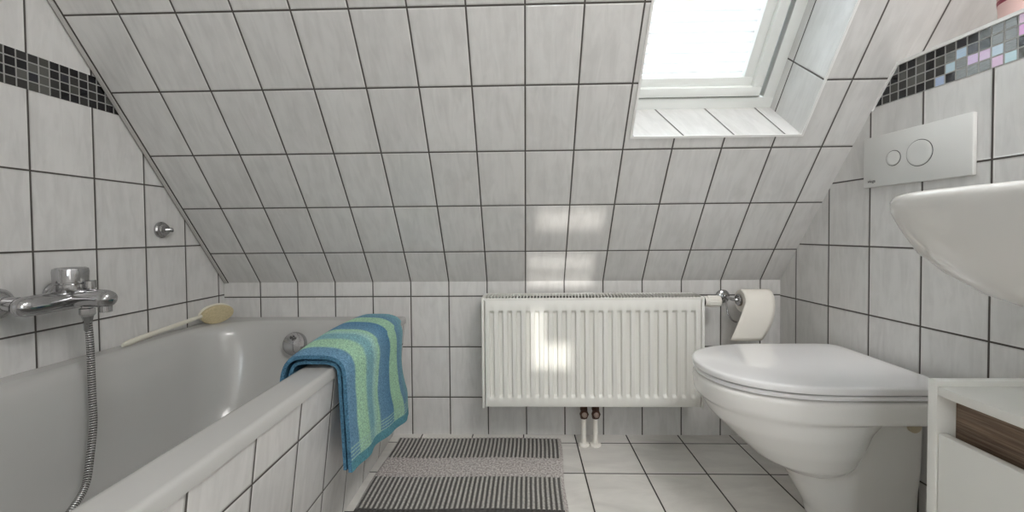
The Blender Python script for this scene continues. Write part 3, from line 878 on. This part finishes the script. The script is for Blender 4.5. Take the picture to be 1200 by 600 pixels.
# ------------------------------------------------------------------ toilet
toi = thing('toilet', 'white toilet with closed lid by the right wall', 'toilet', (2.0, -0.485, 0))
TY = -0.487
def dshape(xf, xb, hw, z, n=64, pw=2.25, bw=1.0, k=0.47, e=12.0):
    """egg/D outline pointing to -x. widest at fraction k from the back"""
    xm = xb - (xb - xf) * k
    pts = []
    for i in range(n):
        a = 2 * PI * i / n
        c, s = math.cos(a), math.sin(a)
        if c < 0:   # front
            x = xm - (xm - xf) * abs(c) ** (2 / pw); y = hw * math.copysign(abs(s) ** (2 / pw), s)
        else:
            x = xm + (xb - xm) * abs(c) ** (2 / e)
            y = hw * math.copysign(abs(s) ** (2 / e), s) * (1 - (1 - bw) * (abs(c) ** 2))
        pts.append(Vector((x, TY + y, z(x, y) if callable(z) else z)))
    return pts
def remeshed(bm, name, mats, parent, voxel, smooth_it):
    bmesh.ops.recalc_face_normals(bm, faces=bm.faces[:])
    me = bpy.data.meshes.new('tmp'); bm.to_mesh(me); bm.free()
    o = bpy.data.objects.new('tmp', me); COL.objects.link(o)
    m = o.modifiers.new('r', 'REMESH'); m.mode = 'VOXEL'; m.voxel_size = voxel
    s = o.modifiers.new('s', 'SMOOTH'); s.iterations = smooth_it; s.factor = 0.5
    dg = bpy.context.evaluated_depsgraph_get(); dg.update()
    me2 = bpy.data.meshes.new_from_object(o.evaluated_get(dg))
    bpy.data.objects.remove(o); bpy.data.meshes.remove(me)
    b2 = bmesh.new(); b2.from_mesh(me2); bpy.data.meshes.remove(me2)
    return finish(name, b2, mats, parent, 75)
XBK = 2.206
bm = bmesh.new()
loft(bm, [dshape(1.700, XBK, 0.192, 0.348), dshape(1.692, XBK, 0.196, 0.354), dshape(1.688, XBK, 0.198, 0.400), dshape(1.692, XBK, 0.196, 0.406)])
loft(bm, [dshape(1.96, 2.06, 0.03, 0.150, k=0.5, e=2.2), dshape(1.895, 2.07, 0.090, 0.168, k=0.5, e=2.2), dshape(1.835, 2.08, 0.132, 0.203, k=0.5, e=2.2), dshape(1.782, 2.09, 0.158, 0.252, k=0.48, e=2.4),
          dshape(1.728, 2.10, 0.176, 0.305, k=0.47, e=2.6), dshape(1.709, 2.12, 0.180, 0.338, k=0.47, e=3), dshape(1.712, 2.13, 0.178, 0.360, k=0.47, e=3)])
loft(bm, [dshape(2.000, XBK + 0.012, 0.086, 0.0, k=0.5), dshape(1.990, XBK + 0.012, 0.087, 0.04, k=0.5), dshape(1.940, XBK + 0.012, 0.092, 0.13, k=0.5), dshape(1.895, XBK + 0.012, 0.100, 0.185, k=0.5), dshape(1.90, XBK + 0.012, 0.103, 0.30, k=0.5), dshape(1.90, XBK + 0.012, 0.106, 0.36, k=0.5)])
remeshed(bm, 'bowl', M_CERAMIC, toi, 0.0055, 14)
bm = bmesh.new()
loft(bm, [dshape(1.700, 2.195, 0.180, 0.4075), dshape(1.693, 2.198, 0.193, 0.410), dshape(1.692, 2.198, 0.194, 0.416), dshape(1.696, 2.196, 0.191, 0.4195)])
finish('seat', bm, M_LID, toi, 40)
bm = bmesh.new()
loft(bm, [dshape(1.702, 2.195, 0.181, 0.4195), dshape(1.702, 2.195, 0.181, 0.4225)])
finish('bumper', bm, M_DARK, toi)
bm = bmesh.new()
loft(bm, [dshape(1.696, 2.200, 0.192, 0.4225), dshape(1.690, 2.203, 0.197, 0.4245), dshape(1.688, 2.203, 0.199, 0.4370), dshape(1.690, 2.202, 0.197, 0.4400), dshape(1.695, 2.199, 0.193, 0.4415), dshape(1.703, 2.196, 0.187, 0.4420), dshape(1.75, 2.17, 0.14, 0.4425)])
finish('lid', bm, M_LID, toi, 50)
bm = bmesh.new(); lathe(bm, (2.180, -0.588, 0.312), (0, -1, 0), [(0.016, 0.0), (0.016, 0.008), (0.012, 0.010), (0.0, 0.011)], 24)
bc = finish('bolt_cap', bm, M_BEIGE, toi, 40); bc['label'] = 'round beige bolt cap'

# ------------------------------------------------------------------ flush plate
fp = thing('flush_plate', 'white dual flush plate on the right wall above the toilet', 'flush plate', RW(0.52, 1.0, 0.0))
bm = bmesh.new()
a0, a1, c0, c1 = 0.381, 0.669, 0.927, 1.0715
def plate(bm, a0, a1, c0, c1, o0, o1, bev=0.003):
    hexa(bm, [RW(a0, c0, o0), RW(a1, c0, o0), RW(a1, c1, o0), RW(a0, c1, o0), RW(a0, c0, o1), RW(a1, c0, o1), RW(a1, c1, o1), RW(a0, c1, o1)], bevel=bev)
plate(bm, a0, a1, c0, c1, 0.0, 0.011)
finish('plate', bm, M_PLATE, fp, 40)
wn = Vector((-1, -AR, 0)).normalized()
for nm, dd, zz, rr in (('small_button', 0.4765, 1.000, 0.0195), ('large_button', 0.5475, 1.001, 0.0325)):
    bm = bmesh.new()
    lathe(bm, RW(dd, zz, 0.0108), wn, [(rr + 0.002, 0.0), (rr + 0.002, 0.0008), (rr + 0.0008, 0.0008)], 40, 1)
    lathe(bm, RW(dd, zz, 0.0108), wn, [(rr, 0.0), (rr, 0.0022), (rr - 0.003, 0.0032), (rr * 0.5, 0.0020), (0.0, 0.0016)], 40, 0)
    finish(nm, bm, [M_PLATE, M_LETTER], fp, 40)
tc = bpy.data.curves.new('lettering', 'FONT'); tc.body = 'viega'; tc.size = 0.0125; tc.extrude = 0.0003
to = bpy.data.objects.new('tmp_text', tc); COL.objects.link(to)
dg = bpy.context.evaluated_depsgraph_get(); dg.update()
tm = bpy.data.meshes.new_from_object(to.evaluated_get(dg)); bpy.data.objects.remove(to)
bt = bmesh.new(); bt.from_mesh(tm); bpy.data.meshes.remove(tm)
ax = Vector((AR, -1, 0)).normalized(); az = Vector((0, 0, 1)); an = ax.cross(az)
mt = Matrix((ax, az, an)).transposed().to_4x4(); mt.translation = RW(0.397, 0.941, 0.0113)
bt.transform(mt)
finish('lettering', bt, M_LETTER, fp, recalc=False)

# ------------------------------------------------------------------ washbasin
bs = thing('washbasin', 'white ceramic washbasin on the right wall above the cabinet', 'washbasin', (2.05, -1.14, 0.70))
bm = bmesh.new()
BX0, BX1, BY0, BY1 = 1.806, 2.246, -1.44, -0.838
def bring(f, s, b, r, z): return rrect(BX0 + f, BX1 - b, BY0 + s, BY1 - s, (0.02, r, r, 0.02), z, 12, 8)
rings = [bring(0.26, 0.20, 0.02, 0.08, 0.660), bring(0.20, 0.155, 0.010, 0.10, 0.666), bring(0.145, 0.110, 0.004, 0.13, 0.680), bring(0.098, 0.075, 0.0, 0.15, 0.701), bring(0.060, 0.046, 0, 0.165, 0.731),
         bring(0.030, 0.023, 0, 0.175, 0.764), bring(0.010, 0.008, 0, 0.18, 0.806), bring(0.001, 0.0, 0, 0.18, 0.834), bring(0.0, 0.0, 0, 0.18, 0.850), bring(0.003, 0.003, 0, 0.18, 0.859), bring(0.010, 0.010, 0.002, 0.175, 0.863),
         bring(0.028, 0.028, 0.115, 0.13, 0.864), bring(0.036, 0.043, 0.122, 0.125, 0.858), bring(0.055, 0.06, 0.135, 0.12, 0.82), bring(0.10, 0.10, 0.15, 0.11, 0.77), bring(0.16, 0.17, 0.17, 0.08, 0.745)]
loft(bm, rings)
finish('bowl', bm, M_CERAMIC, bs, 60)
bm = bmesh.new(); lathe(bm, (2.03, -1.139, 0.7455), (0, 0, 1), [(0.030, 0.0), (0.030, 0.002), (0.024, 0.003), (0.0, 0.0015)], 28)
finish('drain', bm, M_CHROME, bs, 40)

# ------------------------------------------------------------------ vanity cabinet
cb = thing('bathroom_cabinet', 'white cabinet with a dark wood strip, below the washbasin', 'cabinet', (2.1, -1.12, 0))
CXF, CYA, CYB, CT = 1.945, -0.8745, -1.42, 0.532
for ya, yb in ((CYA - 0.0165, CYA), (CYB, CYB + 0.0165)):
    bm = bmesh.new(); box(bm, CXF, 2.245, ya, yb, 0.0, CT, 0.0012); finish('side_panel', bm, M_MELAMINE, cb, 40)
bm = bmesh.new(); box(bm, CXF + 0.001, 2.245, CYB + 0.017, CYA - 0.017, 0.506, 0.5225, 0.0012); finish('top', bm, M_MELAMINE, cb, 40)
bm = bmesh.new(); box(bm, CXF + 0.034, CXF + 0.050, CYB + 0.017, CYA - 0.017, 0.400, 0.506, 0.0); ws = finish('wood_strip', bm, M_WOOD, cb, 40); ws['label'] = 'dark brown wood-grain strip under the top'
bm = bmesh.new(); box(bm, CXF + 0.002, CXF + 0.018, CYB + 0.0185, CYA - 0.0185, 0.03, 0.438, 0.0015); finish('door', bm, M_MELAMINE, cb, 40)
bm = bmesh.new(); box(bm, CXF + 0.02, 2.245, CYB + 0.017, CYA - 0.017, 0.03, 0.046); finish('bottom', bm, M_MELAMINE, cb)

# ------------------------------------------------------------------ pink cup on the ledge
cup = thing('cup', 'pink cup with a dark red band on the mosaic-edged ledge', 'cup', (2.318, -0.697, LED))
bm = bmesh.new()
CC = Vector((2.318, -0.697, LED + 0.001))
cr = lambda h: 0.0445 + 0.05 * h
lathe(bm, CC, (0, 0, 1), [(0.040, 0.0), (0.0435, 0.002)] + [(cr(h), h) for h in (0.006, 0.03, 0.06, 0.09, 0.11)] + [(cr(0.11) - 0.003, 0.111), (0.043, 0.012), (0.0, 0.008)], 40)
finish('body', bm, M_PINK, cup, 40)
bm = bmesh.new()
lathe(bm, CC, (0, 0, 1), [(cr(h) + 0.0006, h) for h in (0.049, 0.052, 0.055, 0.058)], 40)
finish('band', bm, M_RED, cup, 40)

# ------------------------------------------------------------------ rug
bm = bmesh.new()
uvl = bm.loops.layers.uv.verify()
RW_, RLN = 0.630, 0.95
nu = 42 * 6; vs_ = []
v = 0.0
while v < RLN - 1e-6: vs_.append(v); v += 0.0125
vs_.append(RLN)
def rug_h(u, v):
    ribbed = v < RUG_B[0] or RUG_B[1] < v < RUG_B[2] or v > RUG_B[4]
    h = 0.010 + (0.0028 * math.sin(2 * PI * u / RUG_PITCH) if ribbed else 0.0015)
    e = min(u, RW_ - u, v, RLN - v)
    return h * min(1.0, 0.35 + e / 0.012)
T = []
for v in vs_:
    row = []
    for i in range(nu + 1):
        u = RW_ * i / nu
        wx = 0.003 * math.sin(v * 17)
        d = 0.042 + v
        x = 0.717 + u * (1 - 0.035 * v) - 0.020 * v + wx * (1 if i in (0, nu) else 0.6)
        row.append(bm.verts.new((x, -d - 0.004 * math.sin(u * 11), 0.0015 + rug_h(u, v))))
    T.append(row)
for j in range(len(vs_) - 1):
    for i in range(nu):
        f = bm.faces.new((T[j][i], T[j + 1][i], T[j + 1][i + 1], T[j][i + 1]))
        uu = [(RW_ * i / nu, vs_[j]), (RW_ * i / nu, vs_[j + 1]), (RW_ * (i + 1) / nu, vs_[j + 1]), (RW_ * (i + 1) / nu, vs_[j])]
        for l, q in zip(f.loops, uu): l[uvl].uv = q
bnd = [e for e in bm.edges if e.is_boundary]
ex = bmesh.ops.extrude_edge_only(bm, edges=bnd)
for g in ex['geom']:
    if isinstance(g, bmesh.types.BMVert): g.co.z = 0.0005
tag(finish('bath_mat', bm, M_RUG, None, 50, recalc=False), 'grey and beige ribbed bath mat on the tiled floor', 'bath mat')
